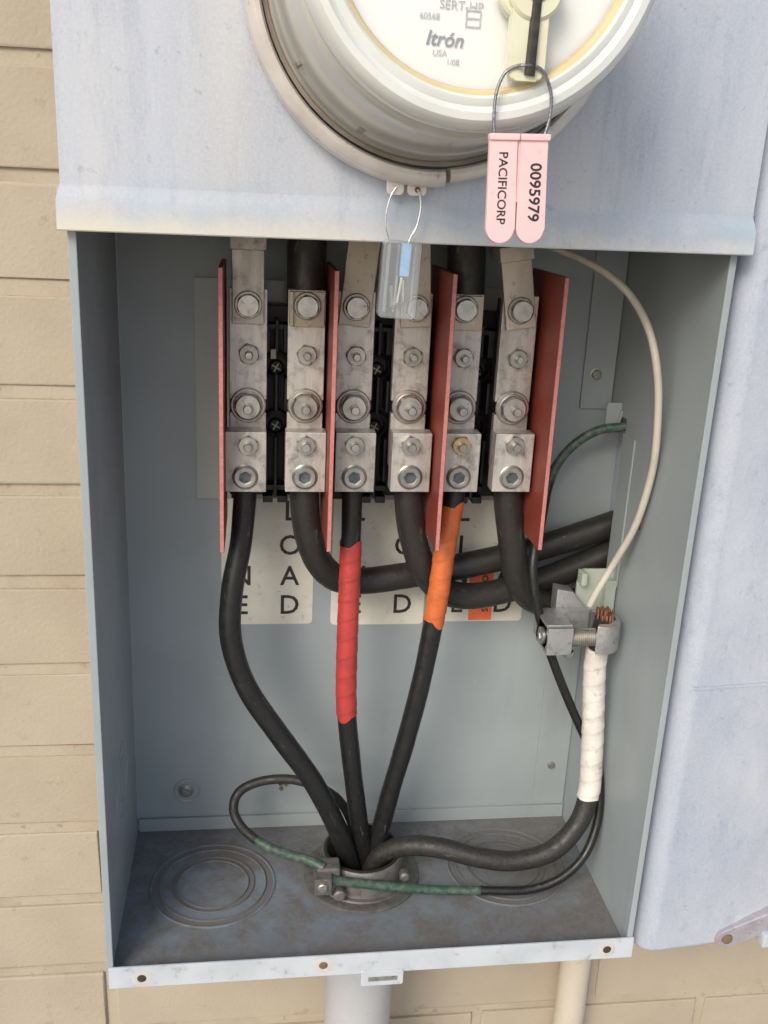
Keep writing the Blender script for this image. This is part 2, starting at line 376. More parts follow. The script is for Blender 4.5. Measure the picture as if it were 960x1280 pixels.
# brick wall: painted running-bond brick, 203 x 66.4 mm modules
wall = thing('brick_wall', 'tan painted brick wall in running bond behind the open grey electrical cabinet', 'wall', (165, 158, -ZB))
WY = 152.0
bm = B(); box(bm, -2600, 3000, WY + 2.4, WY + 95, -ZB, 1500)
part('mortar_bed', bm, 'mortar', wall, smooth=0)
bm = B(); box(bm, -96.5, 96.5, 0, 60, -28.2, 28.2, 2.2, 2)
me_b = []
for k in range(5):
    q = B(); box(q, -97.5, 97.5, 0, 60, -29.2, 28.0, 1.4, 2)
    for v in q.verts: v.co += Vector((random.uniform(-.7, .7), random.uniform(-.3, .5), random.uniform(-.8, .8)))
    me_b.append(mesh_from('brick', q, (0, 0, 0), 'brick', 50))
bm.free()
fld = B()
for k in range(-14, 22):
    zc = -1.5 + 66.4 * k + 33.2
    if zc < -ZB + 20 or zc > 1460: continue
    off = (-27.5 if k % 2 else -26.0 + 101.5) + (6 if k > 0 else 0)
    for i in range(-13, 15):
        xc = off + 203 * i + 101.5
        if abs(xc - 165) > 2500: continue
        hid = 105 < xc < 225 and 40 < zc < 650
        hid = hid or (430 < xc < 560 and 60 < zc < 650)
        vis = -260 < xc < 720 and -420 < zc < 760
        if hid: continue
        if vis:
            b_ = bpy.data.objects.new('brick', random.choice(me_b)); link(b_, wall)
            b_.location = (V(xc + random.uniform(-1, 1), WY + random.uniform(-.5, .5), zc + random.uniform(-.7, .7)) - V(*BASE[wall]))
            wn = b_.modifiers.new('weighted_normals', 'WEIGHTED_NORMAL'); wn.weight = 80
            b_.rotation_euler = (0, random.uniform(-.003, .003), random.uniform(-.003, .003))
        else:
            box(fld, xc - 96.5, xc + 96.5, WY, WY + 30, zc - 29, zc + 29)
o = part('brick_field', fld, 'brick', wall, smooth=0); o['kind'] = 'stuff'

# ------------------------------------------------------------------ meter cabinet
W, D, ZT = 330.0, 143.6, 690.0
cab = thing('meter_cabinet', 'open grey sheet metal electrical meter cabinet with faded chalky upper cover on brick wall', 'meter cabinet', (165, 143, 0))
bm = B(); box(bm, 0, W + 7.2, D, D + 2, -2, ZT)
part('back_panel', bm, 'inner', cab, smooth=0)
# left wall with hemmed front edge
bm = B(); box(bm, -2, 0, 0.5, D - .2, -6, ZT); box(bm, -2.6, 1.6, -1.6, .4, -6, 441, .5)
lw = part('side_panel', bm, 'inner', cab, smooth=0)
def ringset(parent, c, axis, rs, mat, hh=.7):
    for ra, rb in rs:
        q = B(); lathe(q, c, axis, [(ra, -.3), (ra, hh * .6), (ra + .8, hh), (rb - .8, hh), (rb, hh * .6), (rb, -.3)], 48, closed=True)
        part('knockout_ring', q, mat, parent)
ringset(lw, (0, 75, 88), 'X', ((22.5, 26), (13, 16)), 'inner', .6)
# right wall with the slot the cables leave through
bm = B()
box(bm, W - 1.4, W + .6, .5, 111, -6, ZT); box(bm, W - 1.4, W + .6, 111, D - .2, -6, 190); box(bm, W - 1.4, W + .6, 111, D - .2, 328, ZT)
box(bm, W - 2.4, W + 1.4, -1.6, .4, -4, 441, .5)
rw = part('side_panel', bm, 'inner', cab, smooth=0)
bm = B(); box(bm, W - 3.0, W - 1.6, 90.5, 111, 217, 319, .3)
part('slot_edging', bm, 'inner', rw)
bm = B(); box(bm, W - 12, W - 1.6, 121.5, 123, 322, 337, .3); box(bm, W - 3.6, W - 1.8, 119.6, 122, 321, 332, .5, rot=Matrix.Rotation(.2, 3, 'Y'))
part('bent_tab', bm, 'inner', rw)
bm = B(); lathe(bm, (W - 1.4, 68.7, 268), 'X', [(0, -1.2), (1.6, -1.1), (2.4, -.2), (2.6, .2)], 14); part('rusty_screw', bm, 'rust', rw)
# floor with hole for the conduit
bm = B()
N_ = 48; hx, hy, hr = 162, 83, 26.5
inner_v = [bm.verts.new((hx + hr * math.cos(2 * PI * i / N_), hy + hr * math.sin(2 * PI * i / N_), 0)) for i in range(N_)]
def edge_pt(a):
    dx, dy = math.cos(a), math.sin(a); t = 1e9
    for lim, d_, c_ in ((0, dx, hx), (W, dx, hx), (0.6, dy, hy), (D, dy, hy)):
        if abs(d_) > 1e-9 and (lim - c_) / d_ > 0: t = min(t, (lim - c_) / d_)
    return (hx + dx * t, hy + dy * t, 0)
angs = [2 * PI * i / N_ for i in range(N_)]
outer_v = [bm.verts.new(edge_pt(a)) for a in angs]
corn = {}
for X_, Y_ in ((0, .6), (W, .6), (0, D), (W, D)):
    a = math.atan2(Y_ - hy, X_ - hx) % (2 * PI); corn[int(a / (2 * PI) * N_)] = bm.verts.new((X_, Y_, 0))
for i in range(N_):
    j = (i + 1) % N_; vs = [inner_v[i], outer_v[i]] + ([corn[i]] if i in corn else []) + [outer_v[j], inner_v[j]]
    bm.faces.new(vs)
ext = bmesh.ops.extrude_face_region(bm, geom=bm.faces[:])
for v in ext['geom']:
    if isinstance(v, bmesh.types.BMVert): v.co.z -= 2
fl = part('floor_panel', bm, 'floor', cab, smooth=0)
bm = B(); box(bm, 1, W - 2, D - 3, D - 1.2, 0, 10.5, .3); part('rear_flange', bm, 'inner', fl)
bm = B()
vs = box(bm, -1.2, W + 1.8, -3.4, -1.8, -7, 8.5, .5)
for v in vs: v.co.z += (v.co.x / W) * 1.2 - 1.6 * math.sin(PI * min(1, max(0, v.co.x / W)))
box(bm, 0, W, -1.8, .6, -6.6, -4.9)
part('front_lip', bm, 'lip', fl)
for x_, z_, mt in ((18.5, -.2, 'hole'), (129.5, 1.8, 'rust'), (314.2, 1.6, 'hole')):
    q = B(); lathe(q, (x_, -3.3, z_), 'F', [(6.2, 0), (5.6, .2), (2.9, .25), (2.5, -.1)], 22); part('worn_spot', q, 'worn', fl)
    q = B(); lathe(q, (x_, -3.3, z_), 'F', [(2.8, .15), (2.4, .38), (0, .3)], 18); part('screw_hole', q, mt, fl)
q = B()
prism(q, rrect(153.5, 180.5, -15.5, -3.8, 1.6, 4), 'F', 2.6, 4.4, bev=.4); part('hasp_tab', q, 'lip', fl)
q = B(); box(q, 158, 176.5, -4.9, -4.3, -11.6, -8.4, .2); part('hasp_slot', q, 'zinc_dull', fl)
q = B(); lathe(q, (18, 0, 0), 'Z', [(0, 0)], 3); q.free()
for cx, cy in ((58, 79), (268, 85)):
    ringset(fl, (cx, cy, 0), 'Z', ((41.5, 43.2), (36.0, 37.0), (27.8, 28.6), (23.8, 24.6)), 'floor', 1.1)
# top panel and upper right bracket
bm = B(); box(bm, -2, W + 1, -4, D + 2, ZT, ZT + 2); part('top_panel', bm, 'cover', cab, smooth=0)
bm = B(); box(bm, 306, W - 2, D - 2.4, D - .3, 328.5, ZT - 2, .4); br = part('mounting_bracket', bm, 'inner', cab)
def screw(parent, c, rad, mat='zinc', slot=True, name='mounting_screw'):
    q = B(); x_, y_, z_ = c
    lathe(q, c, 'F', [(rad * 1.5, 0), (rad * 1.5, .7), (rad * 1.05, .8), (rad, 1.0), (rad, 2.4), (rad * .85, 3.0), (rad * .3, 3.1), (0, 2.6)], 22)
    if slot:
        R_ = Matrix.Rotation(.6, 3, 'Y'); box(q, x_ - rad * .8, x_ + rad * .8, y_ - 3.5, y_ - 3.0, z_ - .45, z_ + .45, rot=R_)
    return part(name, q, mat, parent)
screw(br, (314.4, D - 2.4, 352.4), 3.0)
screw(cab, (35.9, D, 33.2), 4.0); screw(cab, (314.9, D, 46.2), 2.8, 'zinc_dull')
ringset(cab, (36.5, D - .2, 33.2), 'F', ((8.0, 9.6),), 'inner', 1.6)
# strip seam beside the right corner (lower part)
bm = B(); box(bm, 303, W - 2, D - 1.0, D - .2, 11, 150, .2); part('seam_strip', bm, 'inner', cab)

# upper cover with round opening for the meter, flared hem at the bottom
MX, MZ = 165.5, 554.0
bm = B(); NS = 64; hr = 80.2
def rect_pt(a, x0, x1, z0, z1):
    dx, dz = math.cos(a), math.sin(a); t = 1e9
    for lim, d_, c_ in ((x0, dx, MX), (x1, dx, MX), (z0, dz, MZ), (z1, dz, MZ)):
        if abs(d_) > 1e-9 and (lim - c_) / d_ > 0: t = min(t, (lim - c_) / d_)
    return MX + dx * t, MZ + dz * t
CX0, CX1, CZ0 = -3.6, 333.4, 459.5
ang = sorted(set([2 * PI * i / NS for i in range(NS)] + [math.atan2(z_ - MZ, x_ - MX) % (2 * PI) for x_ in (CX0, CX1) for z_ in (CZ0, ZT)]))
rings = [[], [], [], []]
for a in ang:
    ca, sa = math.cos(a), math.sin(a)
    rings[0].append(bm.verts.new((MX + hr * ca, -2, MZ + hr * sa))); rings[1].append(bm.verts.new((MX + hr * ca, -8.5, MZ + hr * sa)))
    rings[2].append(bm.verts.new((MX + 83 * ca, -7.4, MZ + 83 * sa)))
    x_, z_ = rect_pt(a, CX0, CX1, CZ0, ZT); rings[3].append(bm.verts.new((x_, -7, z_)))
for A_, B_ in zip(rings, rings[1:]):
    for i in range(len(ang)):
        j = (i + 1) % len(ang); bm.faces.new([A_[i], A_[j], B_[j], B_[i]])
# side returns, hem
def strip(pa, pb):
    vs = [bm.verts.new(p) for p in pa] ; ws = [bm.verts.new(p) for p in pb]
    for i in range(len(pa) - 1): bm.faces.new([vs[i], vs[i + 1], ws[i + 1], ws[i]])
strip([(CX0, -7, CZ0), (CX0, -7, ZT)], [(CX0 - .8, 4, CZ0), (CX0 - .8, 4, ZT)])
strip([(CX1, -7, CZ0), (CX1, -7, ZT)], [(CX1 + .8, 4, CZ0), (CX1 + .8, 4, ZT)])
NXs = [CX0 + (CX1 - CX0) * i / 24 for i in range(25)]
prof = [(-7, CZ0), (-7.3, CZ0 - 2.0), (-8.2, CZ0 - 4.6), (-8.9, CZ0 - 7.5), (-9.2, CZ0 - 12), (-9.4, CZ0 - 19.2), (-8.8, CZ0 - 19.8), (-7.6, CZ0 - 19.2), (-7.6, CZ0 - 10), (-5, CZ0)]
def hx_(x_, k): # hem is a little wider than the sheet above
    t = min(1, k / 3.0); e = (x_ - MX) / (CX1 - MX); return x_ + 2.0 * t * e
cols = [[bm.verts.new((hx_(x_, k), y_ , z_ + (.9 * (x_ - MX) / 170 if k > 3 else 0))) for k, (y_, z_) in enumerate(prof)] for x_ in NXs]
for A_, B_ in zip(cols, cols[1:]):
    for k in range(len(prof) - 1): bm.faces.new([A_[k], B_[k], B_[k + 1], A_[k + 1]])
for cc in (cols[0], cols[-1]): bm.faces.new(cc)
for cc, s in ((cols[0], -1), (cols[-1], 1)):
    e = [bm.verts.new((v.co.x, 4, v.co.z)) for v in cc[:6]]
    for k in range(5): bm.faces.new([cc[k], cc[k + 1], e[k + 1], e[k]])
bmesh.ops.remove_doubles(bm, verts=bm.verts[:], dist=.01)
part('cover', bm, 'cover', cab, smooth=40)

# insulating sheet, labels
bm = B(); box(bm, 47, 283, D - 2.2, D - .8, 262, 407, .2); part('insulating_sheet', bm, 'sheet', cab)
def label(x0, x1, z0, z1, cols_):
    q = B(); prism(q, rrect(x0, x1, z0, z1, 3.2), 'F', -D + .15, -D + .45); lab = part('adhesive_label', q, 'label', cab)
    for word, xc in cols_:
        t = B()
        for ch, zc in zip(word, (252.4, 227.3, 204.5, 182.5)): text_bm(t, ch, 20.5, (xc, D - .62, zc), thick=.08, sx=.95, off=.2)
        part('lettering', t, 'ink', lab, smooth=0)
    return lab
label(62.8, 126.4, 168.3, 264, (('LINE', 76.5), ('LOAD', 110)))
label(139.4, 206.6, 167.2, 264, (('LINE', 156.5), ('LOAD', 190.6)))
label(213.5, 279.6, 169.0, 264, (('LINE', 230.6), ('LOAD', 264.4)))
q = B(); prism(q, [(240, 170), (257, 170.2), (256, 210), (238.5, 209)], 'F', -D + .75, -D + .95); st = part('warning_sticker', q, 'orange_paper', cab)
for ch, x_, z_ in (('S', 252, 178), ('O', 250.5, 202.5)):
    t = B(); text_bm(t, ch, 6.5, (x_, D - 1.05, z_), rot=PI / 2, thick=.06, off=.1); part('lettering', t, 'ink', st, smooth=0)

# ------------------------------------------------------------------ neighbouring cabinet at the right
nb = thing('side_cabinet', 'faded pale lilac cabinet with rounded edge and corner hasp, right of the open meter cabinet', 'cabinet', (480, 150, -9))
bm = B(); rad = 13; k_ = math.radians(5.5)
P_ = [(337.5, 149), (337.5, rad + 1)]
for i in range(1, 9):
    a = PI + (PI / 2 - k_ * -1) * 0 + (PI / 2) * i / 8; P_.append((337.5 + rad + rad * math.cos(a), 1 + rad + rad * math.sin(a)))
P_ += [(640, 1 + (640 - 350.5) * math.tan(k_)), (640, 149)]
prism(bm, P_, 'Z', -9, 715)
be = [e for e in bm.edges if all(abs(v.co.z + 9) < .01 for v in e.verts)]
bmesh.ops.bevel(bm, geom=be, offset=5, segments=4, affect='EDGES', profile=.5)
part('shell', bm, 'side', nb, smooth=50)
fy = lambda x_: 1 + (x_ - 350.5) * math.tan(k_)
bm = B()
for z_, xa, xb, th in ((190, 347, 560, .7), (187.6, 347, 560, .5)):
    vs = box(bm, xa, xb, 0, 1, z_, z_ + th, .2)
    for v in vs: v.co.y += fy(v.co.x) - .55
part('seam', bm, 'side', nb)
bm = B()
a0 = Vector((399, -1)); a1 = Vector((452, 20)); dv = (a1 - a0).normalized(); nv = Vector((-dv.y, dv.x)); th0 = math.atan2(nv.y, nv.x)
pts = [tuple(a0 + 6.5 * Vector((math.cos(th0 + PI * i / 10), math.sin(th0 + PI * i / 10)))) for i in range(11)] + [tuple(a1 + 9 * Vector((math.cos(th0 + PI + PI * i / 10), math.sin(th0 + PI + PI * i / 10)))) for i in range(11)]
yy = fy(420); prism(bm, pts, 'F', -yy - 2, -yy + 5.5, bev=1.2); hs = part('hasp', bm, 'hasp', nb)
bm = B(); lathe(bm, (400, yy - 5.4, -.5), 'F', [(4, -.2), (3.6, .9), (2, 1.2), (0, 1.2)], 18); part('rivet', bm, 'rust', hs)
bm = B(); box(bm, 424, 452, yy - 9, yy - 1, -7, 4, 1.5); part('latch_block', bm, 'side', hs)

# ------------------------------------------------------------------ electricity meter
mt = thing('electricity_meter', 'round glass fronted electricity meter with white face plugged into the cabinet cover', 'electricity meter', (MX, -7, MZ - 76))
mc = (MX, 0, MZ)
bm = B(); lathe(bm, mc, 'F', [(0, -60), (77, -60), (77, 10), (79.2, 10), (79.2, 17.6), (77.3, 17.2), (77.0, 12), (0, 12)], 64); part('base', bm, 'dome_dark', mt)
bm = B(); lathe(bm, mc, 'F', [(77.2, 6), (77.4, 15), (76.6, 17), (75.8, 17.8), (75.4, 20), (75.0, 26), (74.6, 32), (74.0, 33.2), (73.2, 50), (71.8, 74), (70.8, 86), (70.0, 91), (68.8, 94), (66.8, 96)], 96)
dm = part('dome', bm, 'dome', mt)
bm = B(); lathe(bm, mc, 'F', [(77.6, 15.6), (77.7, 16.8), (76.9, 17.4)], 96); part('dome_lip', bm, 'zinc_gold', dm)
bm = B(); lathe(bm, mc, 'F', [(66.6, 94), (68.6, 97), (68.8, 104), (67.6, 109.5), (65, 112.2), (62.4, 112.6), (61.4, 111.4), (60.2, 110.8), (59, 111.6), (57.4, 111.9), (56.4, 110.8)], 96); part('rim', bm, 'rim', mt)
bm = B(); lathe(bm, mc, 'F', [(56.5, 110.6), (55.2, 110.2), (54.2, 108), (53.8, 106)], 96); part('gasket', bm, 'gasket', mt)
bm = B(); lathe(bm, mc, 'F', [(54.4, 104.2), (54.2, 104.4), (0, 104.4)], 96); fp = part('face_plate', bm, 'face', mt)
bm = B(); lathe(bm, mc, 'F', [(54.6, 108.6), (30, 109.6), (0, 110.0)], 64); part('pane', bm, 'pane', mt)
FY = -104.9
bm = B(); text_bm(bm, 'SERT-HP', 4.4, (159.0, FY, 527.6), rot=-.02, thick=.05); text_bm(bm, '60568', 3.0, (147.5, FY, 523.6), thick=.05)
text_bm(bm, 'USA', 3.0, (152.0, FY, 511.6), thick=.05); text_bm(bm, '1/08', 2.8, (157.0, FY, 508.8), thick=.05); text_bm(bm, '2  072  21', 4.2, (152, FY, 533.6), thick=.05)
part('small_print', bm, 'faint', fp, smooth=0)
bm = B(); text_bm(bm, 'Itrón', 7.0, (153.4, FY, 516.2), rot=-.03, shear=.22, off=.09, thick=.06); part('maker_name', bm, 'fade', fp, smooth=0)
bm = B()
for a, b_, c_, d_ in ((160.8, 161.3, 520.8, 526.6), (166.0, 166.5, 520.8, 526.6)): box(bm, a, b_, FY - .1, FY + .1, c_, d_)
for z_ in (520.8, 523.6, 526.2): box(bm, 161.3, 166.0, FY - .1, FY + .1, z_, z_ + .45)
part('print_frame', bm, 'faint', fp, smooth=0)
# reset lever in front of the pane
bm = B(); lx, lz = 183.6, 532.5
lathe(bm, (lx - 3, -109, lz), 'F', [(9.5, -2), (9.5, 3), (8.6, 4), (7.0, 4.2), (6.6, 3.2), (0, 3.2)], 40)
prism(bm, rrect(lx - 8, lx + 5.5, 503, 556, 3), 'F', 110, 115.2, bev=1.0)
lathe(bm, (lx, -109, lz + .2), 'F', [(10, 0), (10, 6.5), (9, 7.5), (0, 7.6)], 40)
lv = part('reset_lever', bm, 'lever', mt)
bm = B()
prism(bm, [(lx - 2.0, 505), (lx + 1.6, 504.6), (lx + 2.3, 556), (lx - .6, 556)], 'F', 113.2, 117.6, bev=.8)
lathe(bm, (lx + .2, -113.4, lz + .5), 'F', [(4.2, 0), (4.2, 3.8), (3.4, 4.4), (0, 4.4)], 24)
part('reset_pin', bm, 'ink', lv)
for a, rr_ in ((-2.56, 74.6), (-2.05, 74.4)):
    bm = B(); x_, z_ = MX + rr_ * math.cos(a), MZ + rr_ * math.sin(a)
    box(bm, x_ - 1.2, x_ + 1.2, -38, -25, z_ - .8, z_ + 1.0, .4, rot=Matrix.Rotation(-(a + PI / 2), 3, 'Y')); part('dome_key', bm, 'dome_dark', dm)

# sealing ring round the meter
rg = thing('sealing_ring', 'stained metal sealing ring clamped round the meter base with a split at the bottom', 'ring', (MX, -10, MZ - 86))
pr = [(79.4, 8), (79.5, 19), (80.6, 21.2), (82.4, 21.6), (84.6, 20.2), (86.2, 17.4), (86.4, 9), (85, 8)]
bm = B(); lathe(bm, (MX, 0, MZ - .3), 'F', pr, 90, a0=-PI / 2 + .115, a1=PI * .5, closed=True); part('band', bm, 'ring', rg)
pr2 = [(79.4, 8), (79.5, 20), (80.6, 22.4), (82.6, 22.8), (85.2, 21.2), (87.2, 18.0), (87.4, 9), (86, 8)]
bm = B(); lathe(bm, (MX, 0, MZ - 1.0), 'F', pr2, 90, a0=PI * .5, a1=1.5 * PI + .085, closed=True); part('band', bm, 'ring', rg)
for xa, xb in ((146.2, 154.5), (156.0, 165.2)):
    bm = B(); prism(bm, rrect(xa, xb, 461.5, 471, 2.2, 4), 'F', 11.5, 14.2, bev=.5); tb = part('ear', bm, 'ring', rg)
bm = B(); lathe(bm, (160.8, -14.3, 464.3), 'F', [(1.4, .1), (1.1, .35), (0, .3)], 14); part('ear_hole', bm, 'rust', rg)

# pink padlock seal hanging from the meter lever
sl = thing('pink_seal', 'pink two leaf plastic utility seal with black lettering hanging from the meter lever', 'security seal', (198, -114, 445))
PR = Matrix.Rotation(.055, 3, 'Y')
def tilt(bm, c=(198, -114, 488)):
    c = Vector(c)
    for v in bm.verts: v.co = c + Matrix.Rotation(-.035, 3, 'Y') @ (v.co - c) + Vector((-1.4, 0, -4.6))
PS = .843                                          # the seal hangs well in front of the cover
def leaf(x0, x1):
    w_ = (x1 - x0) / 2; xc = (x0 + x1) / 2; pts = [(x1, 489.6), (x0, 489.6)] + [(xc - w_ * math.cos(PI * i / 12), 452 + w_ - w_ * math.sin(PI * i / 12) - 1) for i in range(13)]
    q = B(); prism(q, pts, 'F', 113, 116.4, bev=.7); box(q, x0 - .2, x1 + .2, -117.4, -113, 487.8, 490.2, .5)
    return q
sx0 = 172.0
for x0, txt, sz, zc, xo, off in ((sx0, 'PACIFICORP', 4.7, 471.0, -.3, .06), (sx0 + 11.6, '0095979', 6.0, 469.6, .6, .12)):
    q = leaf(x0, x0 + 11.0); tilt(q); lf = part('leaf', q, 'pink', sl)
    q = B(); text_bm(q, txt, sz, (x0 + 5.5 + xo, -116.45, zc), rot=-PI / 2, thick=.06, off=off, sx=1.0); tilt(q); part('lettering', q, 'ink', lf, smooth=0)
q = B(); box(q, sx0 + 10.8, sx0 + 11.9, -115.6, -113.6, 466, 489.5, .3); tilt(q); part('hinge_strip', q, 'pink', sl)
q = B()
tube(q, [(sx0 + 2.0, -115, 489), (sx0 + 1.4, -115, 495), (sx0 + 1.9, -115, 504), (sx0 + 4.6, -115.5, 510.5), (sx0 + 8.6, -116, 512.8), (sx0 + 11, -117.5, 513), (sx0 + 15, -116.8, 513),
         (sx0 + 19, -116, 510.8), (sx0 + 22.2, -115.5, 504), (sx0 + 22.4, -115, 496), (sx0 + 20.6, -115, 489)], lambda l: .62 + .10 * math.sin(l * 4), 10, .6)
tilt(q); part('wire_loop', q, 'wire', sl)

# clear acrylic seal hanging from the sealing ring
cs = thing('clear_seal', 'clear acrylic wire seal with blue insert hanging under the sealing ring', 'security seal', (154, -16, 405))
def tilt2(bm):
    c = Vector((155, -16, 441))
    for v in bm.verts: v.co = c + Matrix.Rotation(.045, 3, 'Y') @ (v.co - c)
q = B(); prism(q, rrect(145.2, 164.0, 404.5, 441, 2.6, 4), 'F', 12, 20.5, bev=1.2); tilt2(q); part('body', q, 'clear', cs)
q = B()
for xa, xb in ((147.6, 149.2), (152.6, 153.4), (160.6, 161.6)): box(q, xa, xb, -18.6, -14, 407, 439, .4)
tilt2(q); part('inner_rib', q, 'clear', cs)
q = B(); box(q, 154.4, 159.2, -17.6, -15.2, 424.5, 440, .6); tilt2(q); part('blue_insert', q, 'blue', cs)
q = B()
for k in range(4): box(q, 150.6 + k * 2.0, 152.0 + k * 2.0, -17.6, -15.6, 409.5 + (k * 37 % 4), 420 + (k * 53 % 6), .4, rot=Matrix.Rotation(.10 * ((k % 3) - 1), 3, 'Y') @ Matrix.Rotation(.5 - .35 * k, 3, 'Z'))
tilt2(q); part('foil_rotor', q, 'bright_wire', cs)
q = B(); tube(q, [(149.5, -15.8, 436), (148.4, -15.8, 441), (146.4, -15.6, 447), (146.4, -15.4, 454), (148.2, -15.2, 461), (150.5, -15.0, 465)], .35, 8, 1)
tube(q, [(156.8, -15.8, 438), (158.6, -15.8, 443), (161.2, -15.6, 448), (162.6, -15.4, 456), (162.2, -15.2, 461), (160.8, -15.0, 464.5)], .5, 8, 1); part('wire_loop', q, 'bright_wire', cs)

# ------------------------------------------------------------------ test block with six poles
tbk = thing('test_block', 'six pole meter bypass test block with metal bars, lugs and red barriers inside the cabinet', 'terminal block', (163, 141, 268))
XP = [81.2, 115.3, 144.6, 178.8, 210.0, 243.6]; TL = lambda x_: (x_ - 81) * .0085
bm = B()
for xa, xb in ((69, 128), (133, 192), (198, 257)):
    box(bm, xa, xb, 128, 141, 269, 393, 1.0)
    for xx in (xa + 1.5, xb - 13): box(bm, xx, xx + 11.5, 110, 129, 272, 390, .8)
    xc = (xa + xb) / 2
    box(bm, xc - 1.1, xc + 1.1, 112, 129, 329, 352, .5); box(bm, xc - 1.1, xc + 1.1, 112, 129, 272, 312, .5); box(bm, xc - 1.1, xc + 1.1, 112, 129, 366, 386, .5)
    for s in (-1, 1):
        box(bm, xc + s * 6 - 1.0, xc + s * 6 + 1.0, 110, 129, 330, 350, .5); box(bm, xc + s * 6 - 1.0, xc + s * 6 + 1.0, 110, 129, 284, 312, .5)
        box(bm, xc + s * 6.4 - 2.2, xc + s * 6.4 + 2.2, 113, 129, 366, 383, .5)
    for z_ in (319.5, 357): lathe(bm, (xc, 128, z_), 'F', [(8.5, 0), (8.5, 9), (6.5, 10), (6.2, 2), (0, 2)], 20)
    box(bm, xc - 9, xc + 9, 116, 129, 276, 279.5, .5); box(bm, xc - 9, xc + 9, 114, 129, 380, 383, .5)
    box(bm, xc - 8, xc - 1.5, 113, 129, 268.5, 273, .5); box(bm, xc + 1.5, xc + 8, 113, 129, 268.5, 273, .5)
for xp in XP: box(bm, xp - 9, xp + 9, 93.5, 111, 290, 404, .8)
bsp = part('base', bm, 'bakelite', tbk)
for xc in (98.5, 162.5, 227.5):
    for z_ in (319.5, 357):
        q = B(); lathe(q, (xc, 126, z_ - 2), 'F', [(4.6, 0), (4.6, 2.4), (3.6, 3.6), (0, 3.8)], 18)
        for a in (.5, .5 + PI / 2): box(q, xc - 3.2, xc + 3.2, 121.4, 122.4, z_ - 2.5, z_ - 1.5, .2, mat=1, rot=Matrix.Rotation(a, 3, 'Y'))
        part('base_screw', q, ['bakelite', 'zinc'], bsp)  # head coloured black, bright metal cross stands for its glints
q = B(); box(q, 94.6, 98.2, 112, 115, 362, 368, .5); part('paper_tag', q, 'gasket', bsp)
# red fibre barriers
for xb in (66.4, 129.6, 195.6, 260.0):
    q = B(); box(q, xb - 1.35, xb + 1.35, 54, 122, 256 + TL(xb), 420.4 + TL(xb), .25, 1)
    for fc in q.faces:
        if fc.normal.y < -.9: fc.material_index = 1
    part('barrier', q, ['red', 'red_edge'], tbk)
